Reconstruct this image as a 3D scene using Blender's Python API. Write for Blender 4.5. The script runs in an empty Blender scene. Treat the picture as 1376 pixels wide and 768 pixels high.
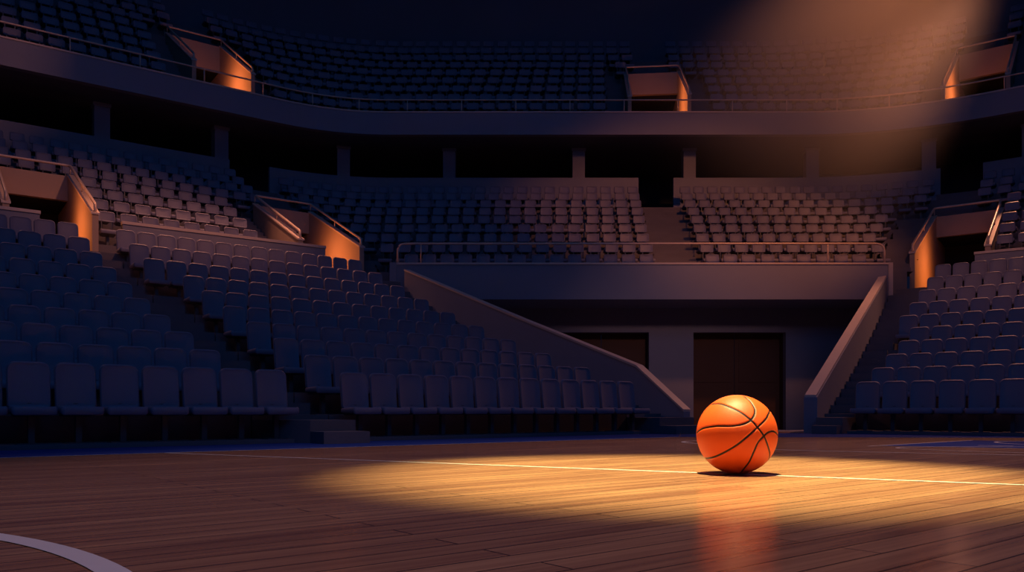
import bpy, bmesh, math, random
from mathutils import Vector, Matrix
random.seed(7)
scene = bpy.context.scene
COL = scene.collection
sin, cos, rad = math.sin, math.cos, math.radians

# ------------------------------------------------------------------ materials
def mat(name, base, rough=0.6, spec=0.4, bump=0.0, bscale=40.0, var=0.06, vscale=1.5, metal=0.0):
    m = bpy.data.materials.new(name); m.use_nodes = True
    nt = m.node_tree; b = nt.nodes['Principled BSDF']
    b.inputs['Roughness'].default_value = rough
    b.inputs['Specular IOR Level'].default_value = spec
    b.inputs['Metallic'].default_value = metal
    tc = nt.nodes.new('ShaderNodeTexCoord')
    n = nt.nodes.new('ShaderNodeTexNoise'); n.inputs['Scale'].default_value = vscale; n.inputs['Detail'].default_value = 4
    nt.links.new(tc.outputs['Object'], n.inputs['Vector'])
    r = nt.nodes.new('ShaderNodeMapRange')
    r.inputs['To Min'].default_value = 1 - var * 2; r.inputs['To Max'].default_value = 1 + var * 2
    nt.links.new(n.outputs['Fac'], r.inputs['Value'])
    v = nt.nodes.new('ShaderNodeVectorMath'); v.operation = 'SCALE'
    v.inputs[0].default_value = base
    nt.links.new(r.outputs['Result'], v.inputs['Scale'])
    nt.links.new(v.outputs['Vector'], b.inputs['Base Color'])
    if bump:
        n2 = nt.nodes.new('ShaderNodeTexNoise'); n2.inputs['Scale'].default_value = bscale; n2.inputs['Detail'].default_value = 3
        nt.links.new(tc.outputs['Object'], n2.inputs['Vector'])
        bp = nt.nodes.new('ShaderNodeBump'); bp.inputs['Strength'].default_value = bump; bp.inputs['Distance'].default_value = 0.01
        nt.links.new(n2.outputs['Fac'], bp.inputs['Height'])
        nt.links.new(bp.outputs['Normal'], b.inputs['Normal'])
    return m

M_SEAT = mat('seat_fabric', (0.185, 0.18, 0.265), 0.55, 0.35, 0.15, 60, 0.05, 3)
M_STEEL = mat('dark_steel', (0.07, 0.07, 0.09), 0.45, 0.5)
M_CONC = mat('painted_concrete', (0.245, 0.245, 0.32), 0.75, 0.25, 0.2, 25, 0.04, 0.8)
M_TERR = mat('terrace_concrete', (0.15, 0.135, 0.16), 0.85, 0.2, 0.3, 20, 0.10, 1.2)
M_PORT = mat('portal_plaster', (0.40, 0.29, 0.24), 0.7, 0.25, 0.15, 20, 0.04, 1)
M_CAP = mat('wall_coping', (0.60, 0.47, 0.42), 0.5, 0.4, 0.1, 30, 0.03, 1)  # lightened and warmed so the wall tops look brightly lit
M_RAIL = mat('rail_metal', (0.62, 0.47, 0.40), 0.4, 0.5, 0, 1, 0.02, 1, 0.15)  # warm base colour carries some of the orange light on the rails
M_DARK = mat('dark_void', (0.035, 0.034, 0.045), 0.9, 0.1)  # near-black colour gives concourse and passages their unlit depth
M_DOOR = mat('door_panel_paint', (0.11, 0.055, 0.038), 0.7, 0.2)
M_BACK = mat('back_wall_paint', (0.16, 0.17, 0.22), 0.9, 0.15, 0, 1, 0.08, 0.25)
M_BLUE = mat('blue_border_paint', (0.02, 0.05, 0.24), 0.8, 0.05, 0.05, 60, 0.04, 1)
M_LINE = mat('court_line_paint', (0.72, 0.70, 0.70), 0.4, 0.45, 0, 1, 0.03, 6)
M_LAMP = mat('lamp_housing', (0.03, 0.03, 0.03), 0.4, 0.5)

def wood_mat():
    m = bpy.data.materials.new('hardwood_planks'); m.use_nodes = True
    nt = m.node_tree; N = nt.nodes; L = nt.links; b = N['Principled BSDF']
    tc = N.new('ShaderNodeTexCoord')
    mp = N.new('ShaderNodeMapping'); mp.vector_type = 'POINT'
    mp.inputs['Rotation'].default_value = (0, 0, rad(-39.0))
    L.new(tc.outputs['Object'], mp.inputs['Vector'])
    br = N.new('ShaderNodeTexBrick')
    br.offset = 0.37; br.offset_frequency = 2
    br.inputs['Scale'].default_value = 1.0
    br.inputs['Brick Width'].default_value = 2.6
    br.inputs['Row Height'].default_value = 0.145
    br.inputs['Mortar Size'].default_value = 0.0045
    br.inputs['Mortar Smooth'].default_value = 0.1
    br.inputs['Bias'].default_value = -0.2
    br.inputs['Color1'].default_value = (0.0, 0, 0, 1)
    br.inputs['Color2'].default_value = (1.0, 1, 1, 1)
    br.inputs['Mortar'].default_value = (0.5, 0.5, 0.5, 1)
    L.new(mp.outputs['Vector'], br.inputs['Vector'])
    ramp = N.new('ShaderNodeValToRGB')
    ramp.color_ramp.elements[0].color = (0.23, 0.10, 0.058, 1)
    ramp.color_ramp.elements[1].color = (0.60, 0.34, 0.18, 1)
    # stretched grain
    mg = N.new('ShaderNodeMapping'); mg.inputs['Scale'].default_value = (0.7, 22, 1)
    L.new(mp.outputs['Vector'], mg.inputs['Vector'])
    ng = N.new('ShaderNodeTexNoise'); ng.inputs['Scale'].default_value = 1.0; ng.inputs['Detail'].default_value = 6; ng.inputs['Roughness'].default_value = 0.6
    L.new(mg.outputs['Vector'], ng.inputs['Vector'])
    mg2 = N.new('ShaderNodeMapping'); mg2.inputs['Scale'].default_value = (0.35, 4.2, 1)
    L.new(mp.outputs['Vector'], mg2.inputs['Vector'])
    nb = N.new('ShaderNodeTexNoise'); nb.inputs['Scale'].default_value = 1.0; nb.inputs['Detail'].default_value = 3
    L.new(mg2.outputs['Vector'], nb.inputs['Vector'])
    a1 = N.new('ShaderNodeMath'); a1.operation = 'MULTIPLY_ADD'; a1.inputs[1].default_value = 0.28
    L.new(br.outputs['Color'], a1.inputs[0])
    a2 = N.new('ShaderNodeMath'); a2.operation = 'MULTIPLY_ADD'; a2.inputs[1].default_value = 1.1; a2.inputs[2].default_value = -0.35
    L.new(ng.outputs['Fac'], a2.inputs[0]); L.new(a2.outputs[0], a1.inputs[2])
    a3 = N.new('ShaderNodeMath'); a3.operation = 'MULTIPLY_ADD'; a3.inputs[1].default_value = 0.9
    L.new(nb.outputs['Fac'], a3.inputs[0])
    a4 = N.new('ShaderNodeMath'); a4.operation = 'SUBTRACT'; a4.inputs[1].default_value = 0.40
    L.new(a1.outputs[0], a4.inputs[0]); L.new(a4.outputs[0], a3.inputs[2])
    L.new(a3.outputs[0], ramp.inputs['Fac'])
    mx = N.new('ShaderNodeMix'); mx.data_type = 'RGBA'
    L.new(br.outputs['Fac'], mx.inputs['Factor'])
    L.new(ramp.outputs['Color'], mx.inputs['A'])
    mx.inputs['B'].default_value = (0.03, 0.012, 0.008, 1)
    L.new(mx.outputs['Result'], b.inputs['Base Color'])
    rr = N.new('ShaderNodeMapRange'); rr.inputs['To Min'].default_value = 0.18; rr.inputs['To Max'].default_value = 0.30
    L.new(ng.outputs['Fac'], rr.inputs['Value']); L.new(rr.outputs['Result'], b.inputs['Roughness'])
    b.inputs['Specular IOR Level'].default_value = 0.5
    bp = N.new('ShaderNodeBump'); bp.inputs['Strength'].default_value = 0.12; bp.inputs['Distance'].default_value = 0.004; bp.invert = True
    L.new(br.outputs['Fac'], bp.inputs['Height']); L.new(bp.outputs['Normal'], b.inputs['Normal'])
    return m
M_WOOD = wood_mat()

# ------------------------------------------------------------------ mesh helpers
class MB:
    def __init__(s): s.v = []; s.f = []; s.m = []
    def face(s, pts, mi=0):
        i = len(s.v); s.v += [tuple(p) for p in pts]; s.f.append(tuple(range(i, i + len(pts)))); s.m.append(mi)
    def vprism(s, poly, z0, z1, mi=0):
        """vertical prism over plan polygon; z0/z1 numbers or lists per corner"""
        n = len(poly)
        a = sum(poly[i][0]*poly[(i+1) % n][1] - poly[(i+1) % n][0]*poly[i][1] for i in range(n))
        Z0 = z0 if isinstance(z0, (list, tuple)) else [z0]*n
        Z1 = z1 if isinstance(z1, (list, tuple)) else [z1]*n
        idx = list(range(n))
        if a < 0: idx = idx[::-1]
        b = len(s.v)
        for i in idx: s.v.append((poly[i][0], poly[i][1], Z0[i]))
        for i in idx: s.v.append((poly[i][0], poly[i][1], Z1[i]))
        s.f.append(tuple(b + i for i in reversed(range(n)))); s.m.append(mi)
        s.f.append(tuple(b + n + i for i in range(n))); s.m.append(mi)
        for i in range(n):
            j = (i+1) % n
            s.f.append((b+i, b+j, b+n+j, b+n+i)); s.m.append(mi)
    def box(s, x0, x1, y0, y1, z0, z1, mi=0):
        s.vprism([(x0, y0), (x1, y0), (x1, y1), (x0, y1)], z0, z1, mi)
    def tube(s, pts, r, seg=8, mi=0):
        pts = [Vector(p) for p in pts]; rings = []
        for i, p in enumerate(pts):
            if i == 0: d = pts[1]-p
            elif i == len(pts)-1: d = p-pts[i-1]
            else: d = (pts[i+1]-p).normalized() + (p-pts[i-1]).normalized()
            d.normalize()
            up = Vector((0, 0, 1)) if abs(d.z) < 0.9 else Vector((1, 0, 0))
            u = d.cross(up).normalized(); w = u.cross(d).normalized()
            b = len(s.v)
            for k in range(seg):
                t = 2*math.pi*k/seg
                s.v.append(tuple(p + u*cos(t)*r + w*sin(t)*r))
            rings.append(b)
        for a, b in zip(rings, rings[1:]):
            for k in range(seg):
                j = (k+1) % seg
                s.f.append((a+k, a+j, b+j, b+k)); s.m.append(mi)
        s.f.append(tuple(rings[0]+k for k in reversed(range(seg)))); s.m.append(mi)
        s.f.append(tuple(rings[-1]+k for k in range(seg))); s.m.append(mi)
    def add(s, verts, faces, mi=0, M=None):
        b = len(s.v)
        s.v += [tuple(M @ Vector(v)) for v in verts] if M else [tuple(v) for v in verts]
        for f in faces: s.f.append(tuple(b+i for i in f)); s.m.append(mi)
    def mesh(s, name, mats, smooth=False):
        me = bpy.data.meshes.new(name); me.from_pydata(s.v, [], s.f); me.update()
        for m in (mats if isinstance(mats, (list, tuple)) else [mats]): me.materials.append(m)
        me.polygons.foreach_set('material_index', s.m)
        if smooth: me.polygons.foreach_set('use_smooth', [True]*len(s.f))
        return me
    def build(s, name, mats, parent=None, smooth=False, origin=None):
        me = s.mesh(name, mats, smooth)
        if origin is not None and parent is None:
            me.transform(Matrix.Translation(-Vector(origin)))
        o = bpy.data.objects.new(name, me); COL.objects.link(o)
        if parent is not None:
            o.parent = parent
            # vertices are given in world space: cancel the parent's transform
            o.matrix_parent_inverse = parent_matrix(parent).inverted()
        elif origin is not None: o.location = origin
        return o

def parent_matrix(p):
    m = Matrix.Translation(p.location) @ p.rotation_euler.to_matrix().to_4x4() @ Matrix.Diagonal((*p.scale, 1))
    return parent_matrix(p.parent) @ p.matrix_parent_inverse @ m if p.parent else m

def tag(o, label=None, cat=None, group=None, kind=None):
    if label: o['label'] = label
    if cat: o['category'] = cat
    if group: o['group'] = group
    if kind: o['kind'] = kind
    return o
def empty(name, loc, rz=0.0):
    o = bpy.data.objects.new(name, None); COL.objects.link(o)
    o.location = loc; o.rotation_euler = (0, 0, rz); o.empty_display_size = 0.2
    return o
def bevel(o, w=0.015, seg=2):
    m = o.modifiers.new('bevel', 'BEVEL'); m.width = w; m.segments = seg; m.limit_method = 'ANGLE'; m.angle_limit = rad(40)
    return o

class Frame:
    """stand coordinates: a along the rows, n up into the stand"""
    def __init__(s, deg): s.t = rad(deg); s.c = cos(s.t); s.s = sin(s.t)
    def p(s, a, n, z=None):
        x = s.c*a - s.s*n; y = s.s*a + s.c*n
        return (x, y) if z is None else (x, y, z)
    def inv(s, x, y): return (s.c*x + s.s*y, -s.s*x + s.c*y)
    def quad(s, a0, a1, n0, n1): return [s.p(a0, n0), s.p(a1, n0), s.p(a1, n1), s.p(a0, n1)]

FL = Frame(39.0)      # lower left stand
FR = Frame(-37.0)     # lower right stand
GL = Frame(35.5)      # middle and upper tiers, left straight
GR = Frame(-35.0)     # middle and upper tiers, right straight
GC = Frame(-5.5)      # centre aisle of the end stand

# the bowl curve (line of the concourse parapet), delta = distance inwards
RLc, RRc = 9.0, 14.0
CLc, CRc = (-5.26, 28.0), (12.36, 23.0)
YC = 37.0
Q_C1 = CRc[0] - CLc[0]
Q_L = -RLc*GL.t
Q_R = Q_C1 + RRc*(-GR.t)
def bowl(q, d=0.0):
    """point, inward-normal on the bowl curve at base arclength q offset inwards by d"""
    if q < Q_L:
        a = q - Q_L; t = GL.t
        px = CLc[0] - sin(t)*max(RLc-d, 0.05) + cos(t)*a; py = CLc[1] + cos(t)*max(RLc-d, 0.05) + sin(t)*a
        if d > RLc-0.05: px += sin(t)*(d-RLc+0.05); py -= cos(t)*(d-RLc+0.05)
    elif q < 0:
        t = -q/RLc; r = max(RLc-d, 0.05)
        px = CLc[0] - sin(t)*r; py = CLc[1] + cos(t)*r
        if d > RLc-0.05: px += sin(t)*(d-RLc+0.05); py -= cos(t)*(d-RLc+0.05)
    elif q <= Q_C1:
        t = 0; px = CLc[0]+q; py = YC-d
    elif q < Q_R:
        t = -(q-Q_C1)/RRc; r = RRc-d
        px = CRc[0] - sin(t)*r; py = CRc[1] + cos(t)*r
    else:
        t = GR.t; a = q-Q_R; r = RRc-d
        px = CRc[0] - sin(t)*r + cos(t)*a; py = CRc[1] + cos(t)*r + sin(t)*a
    return px, py, t
def qs(q0, q1, step=0.3):
    n = max(1, int(math.ceil((q1-q0)/step)))
    pts = [q0 + (q1-q0)*i/n for i in range(n+1)]
    for c in (Q_L, 0, Q_C1, Q_R):
        if q0 < c < q1 and all(abs(c-p) > 1e-4 for p in pts): pts.append(c)
    return sorted(pts)
def ribbon(mb, q0, q1, d0, z0, d1, z1, step=0.6, mi=0, skip=None):
    Q = qs(q0, q1, step)
    for a, b in zip(Q, Q[1:]):
        A = bowl(a, d0); B = bowl(b, d0); C = bowl(b, d1); D = bowl(a, d1)
        if skip and skip((A[0]+B[0]+C[0]+D[0])/4, (A[1]+B[1]+C[1]+D[1])/4): continue
        mb.face([(A[0], A[1], z0), (B[0], B[1], z0), (C[0], C[1], z1), (D[0], D[1], z1)], mi)
def bowl_wall(mb, q0, q1, d_in, d_out, z0, z1, step=0.6, mi=0):
    """solid curved wall; d_in is the court side"""
    ribbon(mb, q0, q1, d_in, z0, d_in, z1, step, mi)
    ribbon(mb, q0, q1, d_in, z1, d_out, z1, step, mi)
    ribbon(mb, q0, q1, d_out, z1, d_out, z0, step, mi)
    ribbon(mb, q0, q1, d_out, z0, d_in, z0, step, mi)
    for q in (q0, q1):
        A = bowl(q, d_in); B = bowl(q, d_out)
        mb.face([(A[0], A[1], z0), (B[0], B[1], z0), (B[0], B[1], z1), (A[0], A[1], z1)], mi)

# ------------------------------------------------------------------ camera
H = 0.46
cam = bpy.data.cameras.new('camera'); co = bpy.data.objects.new('camera', cam); COL.objects.link(co)
co.location = (0, 0, H); co.rotation_euler = (rad(90), 0, 0)
cam.sensor_width = 36; cam.sensor_fit = 'HORIZONTAL'; cam.lens = 36*1100/1376
cam.shift_y = (552-384)/1376
cam.clip_end = 300
scene.camera = co

# ------------------------------------------------------------------ court floor
fl = MB()
fl.face([(-26, -8, 0), (34, -8, 0), (34, 18.5, 0), (-26, 18.5, 0)], 0)
def flat(mb, pts, z, mi): mb.face([(x, y, z) for x, y in pts], mi)
def line(mb, p, q, w, z=0.003, mi=1):
    d = Vector((q[0]-p[0], q[1]-p[1])).normalized()*w/2; n = (-d.y, d.x)
    flat(mb, [(p[0]-n[0], p[1]-n[1]), (q[0]-n[0], q[1]-n[1]), (q[0]+n[0], q[1]+n[1]), (p[0]+n[0], p[1]+n[1])], z, mi)
def arc(mb, c, r, t0, t1, w, z=0.003, mi=1, n=64):
    for i in range(n):
        a = rad(t0+(t1-t0)*i/n); b = rad(t0+(t1-t0)*(i+1)/n)
        flat(mb, [(c[0]+(r-w/2)*cos(a), c[1]+(r-w/2)*sin(a)), (c[0]+(r+w/2)*cos(a), c[1]+(r+w/2)*sin(a)),
                  (c[0]+(r+w/2)*cos(b), c[1]+(r+w/2)*sin(b)), (c[0]+(r-w/2)*cos(b), c[1]+(r-w/2)*sin(b))], z, mi)
# halfway-style long line running through the ball's spot
u1 = (400-688)/1100; Y1 = 1100*H/(615-552); u2 = (1376-688)/1100; Y2 = 1100*H/(651.5-552)
A1 = Vector((u1*Y1, Y1)); A2 = Vector((u2*Y2, Y2)); dl = (A2-A1).normalized()
e0 = Vector(FL.p(0, 9.4)); ea = Vector(FL.p(1, 0))
# intersection with the sideline
den = dl.x*ea.y - dl.y*ea.x
t = ((e0-A1).x*ea.y - (e0-A1).y*ea.x)/den
line(fl, A1+dl*t, A2+dl*8, 0.05)
# centre circle, near left
arc(fl, (-3.49, 0.44), 3.02, -20, 120, 0.085)
# sideline
line(fl, FL.p(-14, 9.4), FL.p(11.42, 9.4), 0.045)
C_A = FL.p(11.42, 9.4); C_B = (8.8, 14.05); C_C = (24, 2.6)
# blue border strip between court and stands
flat(fl, [FL.p(-14, 9.42), FL.p(11.42, 9.42), FL.p(13.9, 11.35), FL.p(-14, 11.35)], 0.002, 2)
flat(fl, [C_A, C_B, FR.p(-5.0, 17.5), FL.p(13.9, 11.35)], 0.002, 2)
flat(fl, [C_B, C_C, FR.p(14, 17.5), FR.p(-5.0, 17.5)], 0.002, 2)
line(fl, C_A, C_B, 0.03)
# blue free-throw lane far right with its white outline and lane marks
k0 = Vector((4.85, 10.86)); kd1 = Vector((cos(rad(40)), sin(rad(40)))); kd2 = Vector((cos(rad(-28)), sin(rad(-28))))
K = [k0, k0+kd1*3.1, k0+kd1*3.1+kd2*5.5, k0+kd2*5.5]
flat(fl, K, 0.002, 2)
line(fl, K[0]-kd1*0.25, K[1], 0.05); line(fl, K[0], K[3], 0.03)
for s0, s1 in ((0.9, 1.3), (1.75, 2.15)):
    m0 = k0+kd1*0.75
    line(fl, m0+kd2*s0, m0+kd2*s1, 0.06, 0.004)
arc(fl, (7.9, 11.6), 0.9, 90, 300, 0.05, 0.004)
# arcs of the three-point line
def ppt(x, y): Yv = 1100*H/(y-552); return Vector(((x-688)/1100*Yv, Yv))
def poly_line(pts, w, closed=False):
    P = [Vector((p[0], p[1])) for p in pts]
    for a, b in zip(P, P[1:]): line(fl, a, b, w, 0.0035)
def spline(P, n=10):
    out = []
    for i in range(len(P)-1):
        p0 = P[max(i-1, 0)]; p1 = P[i]; p2 = P[i+1]; p3 = P[min(i+2, len(P)-1)]
        for k in range(n):
            t = k/n
            out.append(0.5*((2*p1)+(-p0+p2)*t+(2*p0-5*p1+4*p2-p3)*t*t+(-p0+3*p1-3*p2+p3)*t**3))
    out.append(P[-1]); return out
V2 = lambda *l: [Vector(p) for p in l]
poly_line(spline(V2((4.20, 13.35), (3.35, 13.05), (2.55, 12.20), (2.75, 11.1), (3.13, 9.75), (4.3, 9.0), (5.50, 8.45), (8.0, 7.6))), 0.055)
poly_line(spline(V2((7.0, 10.6), (5.6, 10.55), (4.80, 10.20), (5.05, 9.55), (5.75, 8.95), (8.2, 7.95))), 0.05)
tag(fl.build('floor', [M_WOOD, M_LINE, M_BLUE]), kind='structure')

# tunnel floor, a shallow ramp down to the doors
tf = MB()
tf.face([(-2, 18.5, 0.0), (12.5, 18.5, 0.0), (14.5, 29, -0.2), (-6, 29, -0.2)])
tf.face([(-6, 29, -0.2), (14.5, 29, -0.2), (14.5, 33, -0.2), (-6, 33, -0.2)])
tag(tf.build('floor_tunnel', M_CONC), kind='structure')

# ------------------------------------------------------------------ seat meshes
def panel(w, h, t, r_top, r_bot, inset=0.028, curve=0.02, bev=0.014, seg=4):
    """rounded upholstered panel in the XZ plane, front towards -Y, z from 0 to h"""
    def outline(s):
        ww = w/2-s; pts = []
        for cx, cz, r, a0 in ((ww, h-s, r_top, 0), (-ww, h-s, r_top, 90), (-ww, s, r_bot, 180), (ww, s, r_bot, 270)):
            r = max(r-s, 0.006)
            ox = cx-r if cx > 0 else cx+r; oz = cz-r if cz > h/2 else cz+r
            for k in range(seg+1):
                a = rad(a0+90*k/seg); pts.append((ox+r*cos(a), oz+r*sin(a)))
        return pts
    def cy(x): return -curve*(abs(x)/(w/2))**2
    rings = [(inset+0.012, -t/2+0.006), (inset, -t/2), (bev, -t/2-0.002), (0, -t/2+bev), (0, t/2-bev), (bev, t/2)]
    V = []; F = []
    for s, y in rings: V += [(x, y+cy(x), z) for x, z in outline(s)]
    n = len(outline(0))
    for r in range(len(rings)-1):
        for k in range(n):
            j = (k+1) % n; a = r*n; b = (r+1)*n
            F.append((a+k, b+k, b+j, a+j))
    # caps as horizontal strips so the curvature holds
    def cap(base, flip):
        m = seg+1; yb = rings[base//n][1]
        Rp = [base+3*m+i for i in range(m)] + [base+i for i in range(m)]
        Lp = [base+2*m+(seg-i) for i in range(m)] + [base+m+(seg-i) for i in range(m)]
        rows = []
        for r_, l_ in zip(Rp, Lp):
            row = [l_]
            for f in (0.25, 0.5, 0.75):
                x = V[l_][0]*(1-f)+V[r_][0]*f; z = V[l_][2]*(1-f)+V[r_][2]*f
                V.append((x, yb+cy(x), z)); row.append(len(V)-1)
            row.append(r_); rows.append(row)
        for A, B in zip(rows, rows[1:]):
            for i in range(4):
                q = (A[i], A[i+1], B[i+1], B[i])
                F.append(q if not flip else q[::-1])
    cap(0, False); cap((len(rings)-1)*n, True)
    return V, F
def seat_parts(low=None):
    scale = 1.0
    Vb, Fb = panel(0.47, low or 0.575, 0.065, 0.10 if not low else 0.07, 0.04)
    rec = math.tan(rad(7))
    zb = 1.01-(low or 0.575)
    back = [(x, y+(z+zb-0.435)*rec, z+zb) for x, y, z in Vb]
    Vp, Fp = panel(0.485, 0.47, 0.07, 0.04, 0.05, 0.03, 0.0)
    pan = []
    for x, y, z in Vp:           # lay flat: z -> -y (front), front roll drops
        yy = 0.03 - z; zz = -y
        front = max(0, (z-0.36)/0.11)
        pan.append((x, yy, 0.405+zz*(1+0.5*front) - 0.03*front*front + 0.02*(z/0.47)))
    # pedestal: post, foot plate and cantilever arm
    mb = MB()
    mb.box(-0.16, 0.16, -0.27, -0.03, 0, 0.012)
    mb.box(-0.035, 0.035, -0.19, -0.11, 0.01, 0.34)
    mb.vprism([(-0.19, -0.36), (0.19, -0.36), (0.19, -0.01), (-0.19, -0.01)], [0.352, 0.352, 0.335, 0.335], 0.372)
    if low:
        for x in (-0.15, 0.12): mb.vprism([(x, -0.0), (x+0.03, -0.0), (x+0.03, 0.03), (x, 0.03)], 0.35, zb+0.05)
    else: mb.box(-0.03, 0.03, -0.02, 0.035, 0.335, 0.50)
    ped = (mb.v, mb.f)
    out = []
    for V, F in ((back, Fb), (pan, Fp), ped):
        out.append(([(x*scale, y*scale, z*scale) for x, y, z in V], F))
    return out
SP = seat_parts(); SPM = seat_parts(0.28); SPU = seat_parts(0.235)
def datamesh(name, vf, m, smooth=True):
    me = bpy.data.meshes.new(name); me.from_pydata(vf[0], [], vf[1]); me.update(); me.materials.append(m)
    if smooth:
        me.polygons.foreach_set('use_smooth', [True]*len(vf[1]))
        try: me.set_sharp_from_angle(angle=rad(50))
        except Exception: pass
    return me
ME_BACK = datamesh('backrest', SP[0], M_SEAT); ME_PAN = datamesh('seat_pan', SP[1], M_SEAT); ME_PED = datamesh('pedestal', SP[2], M_STEEL, False)
MEL_BACK = datamesh('backrest_low', SPM[0], M_SEAT); MEL_PAN = datamesh('seat_pan_low', SPM[1], M_SEAT); MEL_PED = datamesh('pedestal_low', SPM[2], M_STEEL, False)
proto = {}
WX = {1.0: 1.0, 1.12: 0.98, 1.32: 1.18}     # width of each seat size
def place_seat(x, y, z, rz, sc, label, group):
    wx = WX[sc]
    low = sc != 1.0
    if low not in proto:
        r = empty('stadium_seat', (x, y, z), rz); ch = []
        for nm, me in (('backrest', MEL_BACK if low else ME_BACK), ('seat_pan', MEL_PAN if low else ME_PAN), ('pedestal', MEL_PED if low else ME_PED)):
            c = bpy.data.objects.new(nm, me); COL.objects.link(c); c.parent = r; ch.append(c)
        proto[low] = (r, ch)
    else:
        r = proto[low][0].copy(); COL.objects.link(r)
        for c0 in proto[low][1]:
            c = c0.copy(); COL.objects.link(c); c.parent = r
    r.location = (x, y, z); r.rotation_euler = (0, 0, rz); r.scale = (wx, sc, sc)
    tag(r, label, 'seat', group)

ORD = ['front', 'second', 'third', 'fourth', 'fifth', 'sixth', 'seventh', 'eighth', 'ninth', 'tenth', 'eleventh', 'twelfth',
       'thirteenth', 'fourteenth', 'fifteenth', 'sixteenth', 'seventeenth', 'eighteenth', 'nineteenth', 'twentieth', 'twenty-first',
       'twenty-second', 'twenty-third', 'twenty-fourth', 'twenty-fifth', 'twenty-sixth', 'twenty-seventh', 'twenty-eighth', 'twenty-ninth', 'thirtieth', 'thirty-first', 'thirty-second']
def nth(i): return 'end' if i == 0 else ORD[i]
SEATS = []   # (x,y,z,rz,scale,label,group)

# ------------------------------------------------------------------ lower stands
def T(k): return 0.06 + 0.33*k + 0.0145*k*k
PITCH = 0.515
NR = 10
DL, N0L = 1.28, 11.52
DR, N0R = 1.30, 17.85
def terrace(F, n0, D, spans, name, label):
    """spans: function k -> (a0, a1)"""
    mb = MB()
    for k in range(NR):
        a0, a1 = spans(k)
        nf = n0 + D*k - (0.38 if k == 0 else D-0.28); nb = n0 + D*k + (0.28 if k < NR-1 else 0.62)
        mb.vprism(F.quad(a0, a1, nf, nb), 0, T(k))
    o = mb.build(name, M_TERR); tag(o, label, 'terrace'); return o
def stairs(F, n0, D, a0f, a1f, name, label, nlast=0.62):
    mb = MB(); steps = [(n0-1.05, 0.17), (n0-0.62, 0.33)]
    for k in range(1, NR):
        nf = n0 + D*(k-1) + 0.28
        zz = T(k-1); dz = T(k)-T(k-1)
        if k == 1: steps.append((nf, T(1))); steps.append((nf+D*0.5, T(1)+(T(2)-T(1))/2)); continue
        steps.append((nf, T(k)))
        if k < NR-1: steps.append((nf+D*0.5, T(k)+(T(k+1)-T(k))/2))
    for i, (nn, z) in enumerate(steps):
        ne = steps[i+1][0] if i+1 < len(steps) else n0+D*(NR-1)+nlast
        mb.vprism([F.p(a0f(nn), nn), F.p(a1f(nn), nn), F.p(a1f(ne), ne), F.p(a0f(ne), ne)], 0, z)
    o = mb.build(name, M_TERR); tag(o, label, 'stairs'); return o

terrace(FL, N0L, DL, lambda k: (-6, 5.10 if k == 0 else 4.60), 'seating_terrace', 'stepped concrete terrace of the lower left stand, left of the stair aisle')
terrace(FL, N0L, DL, lambda k: (5.35 if k >= 7 else 5.86, 12.62), 'seating_terrace', 'stepped concrete terrace of the lower left stand, between aisle and sloping tunnel wall')
terrace(FR, N0R, DR, lambda k: (-5.10 if k >= 5 else -4.60, 8.0), 'seating_terrace', 'stepped concrete terrace of the lower right stand')
def e_left0(n): return 5.12 if n < N0L+0.2 else 4.62
stairs(FL, N0L, DL, lambda n: 4.62 if n > N0L+0.2 else 5.12, lambda n: 5.33 if n > N0L+DL*6+0.2 else 5.84, 'aisle_stairs', 'concrete stair aisle dividing the two lower left seat blocks')
stairs(FL, N0L, DL, lambda n: 12.64, lambda n: 13.72, 'aisle_stairs', 'narrow concrete stairs along the left sloping tunnel wall')
def wallR_a(n): return -5.2 - (n-17.6)*(1.07/11.0)
stairs(FR, N0R, DR, lambda n: wallR_a(n)+0.02, lambda n: -5.12 if n > N0R+DR*4+0.2 else -4.62, 'aisle_stairs', 'concrete stairs along the right sloping tunnel wall')

LW = 'blue arena seat, '
for k in range(NR):
    n = N0L+DL*k; rz = FL.t
    # block A counted from the aisle leftwards
    aend = 5.06 if k == 0 else 4.54
    lim = 0.1222*n - 0.35
    i = 0
    while aend-(i+0.5)*PITCH > lim:
        a = aend-(i+0.5)*PITCH; p = FL.p(a, n)
        SEATS.append((p[0], p[1], T(k), rz, 1.0, f'{LW}{ORD[k]} row, {nth(i)} seat left of the left stair aisle', 'seats of the lower left stand left of the aisle')); i += 1
    i = 0; a0 = 5.90-(PITCH if k >= 7 else 0)
    m = 14 if k >= 7 else 13
    for i in range(m):
        p = FL.p(a0+(i+0.5)*PITCH, n)
        SEATS.append((p[0], p[1], T(k), rz, 1.0, f'{LW}{ORD[k]} row, {nth(i)} seat right of the left stair aisle', 'seats of the lower left stand between aisle and tunnel wall'))
    n = N0R+DR*k; a0 = -4.55-(PITCH if k >= 5 else 0); i = 0
    while a0+(i+0.5)*PITCH < -0.0871*n+0.45:
        p = FR.p(a0+(i+0.5)*PITCH, n)
        SEATS.append((p[0], p[1], T(k), FR.t, 1.0, f'{LW}{ORD[k]} row of right stand, {nth(i)} seat from its stairs', 'seats of the lower right stand')); i += 1

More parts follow.
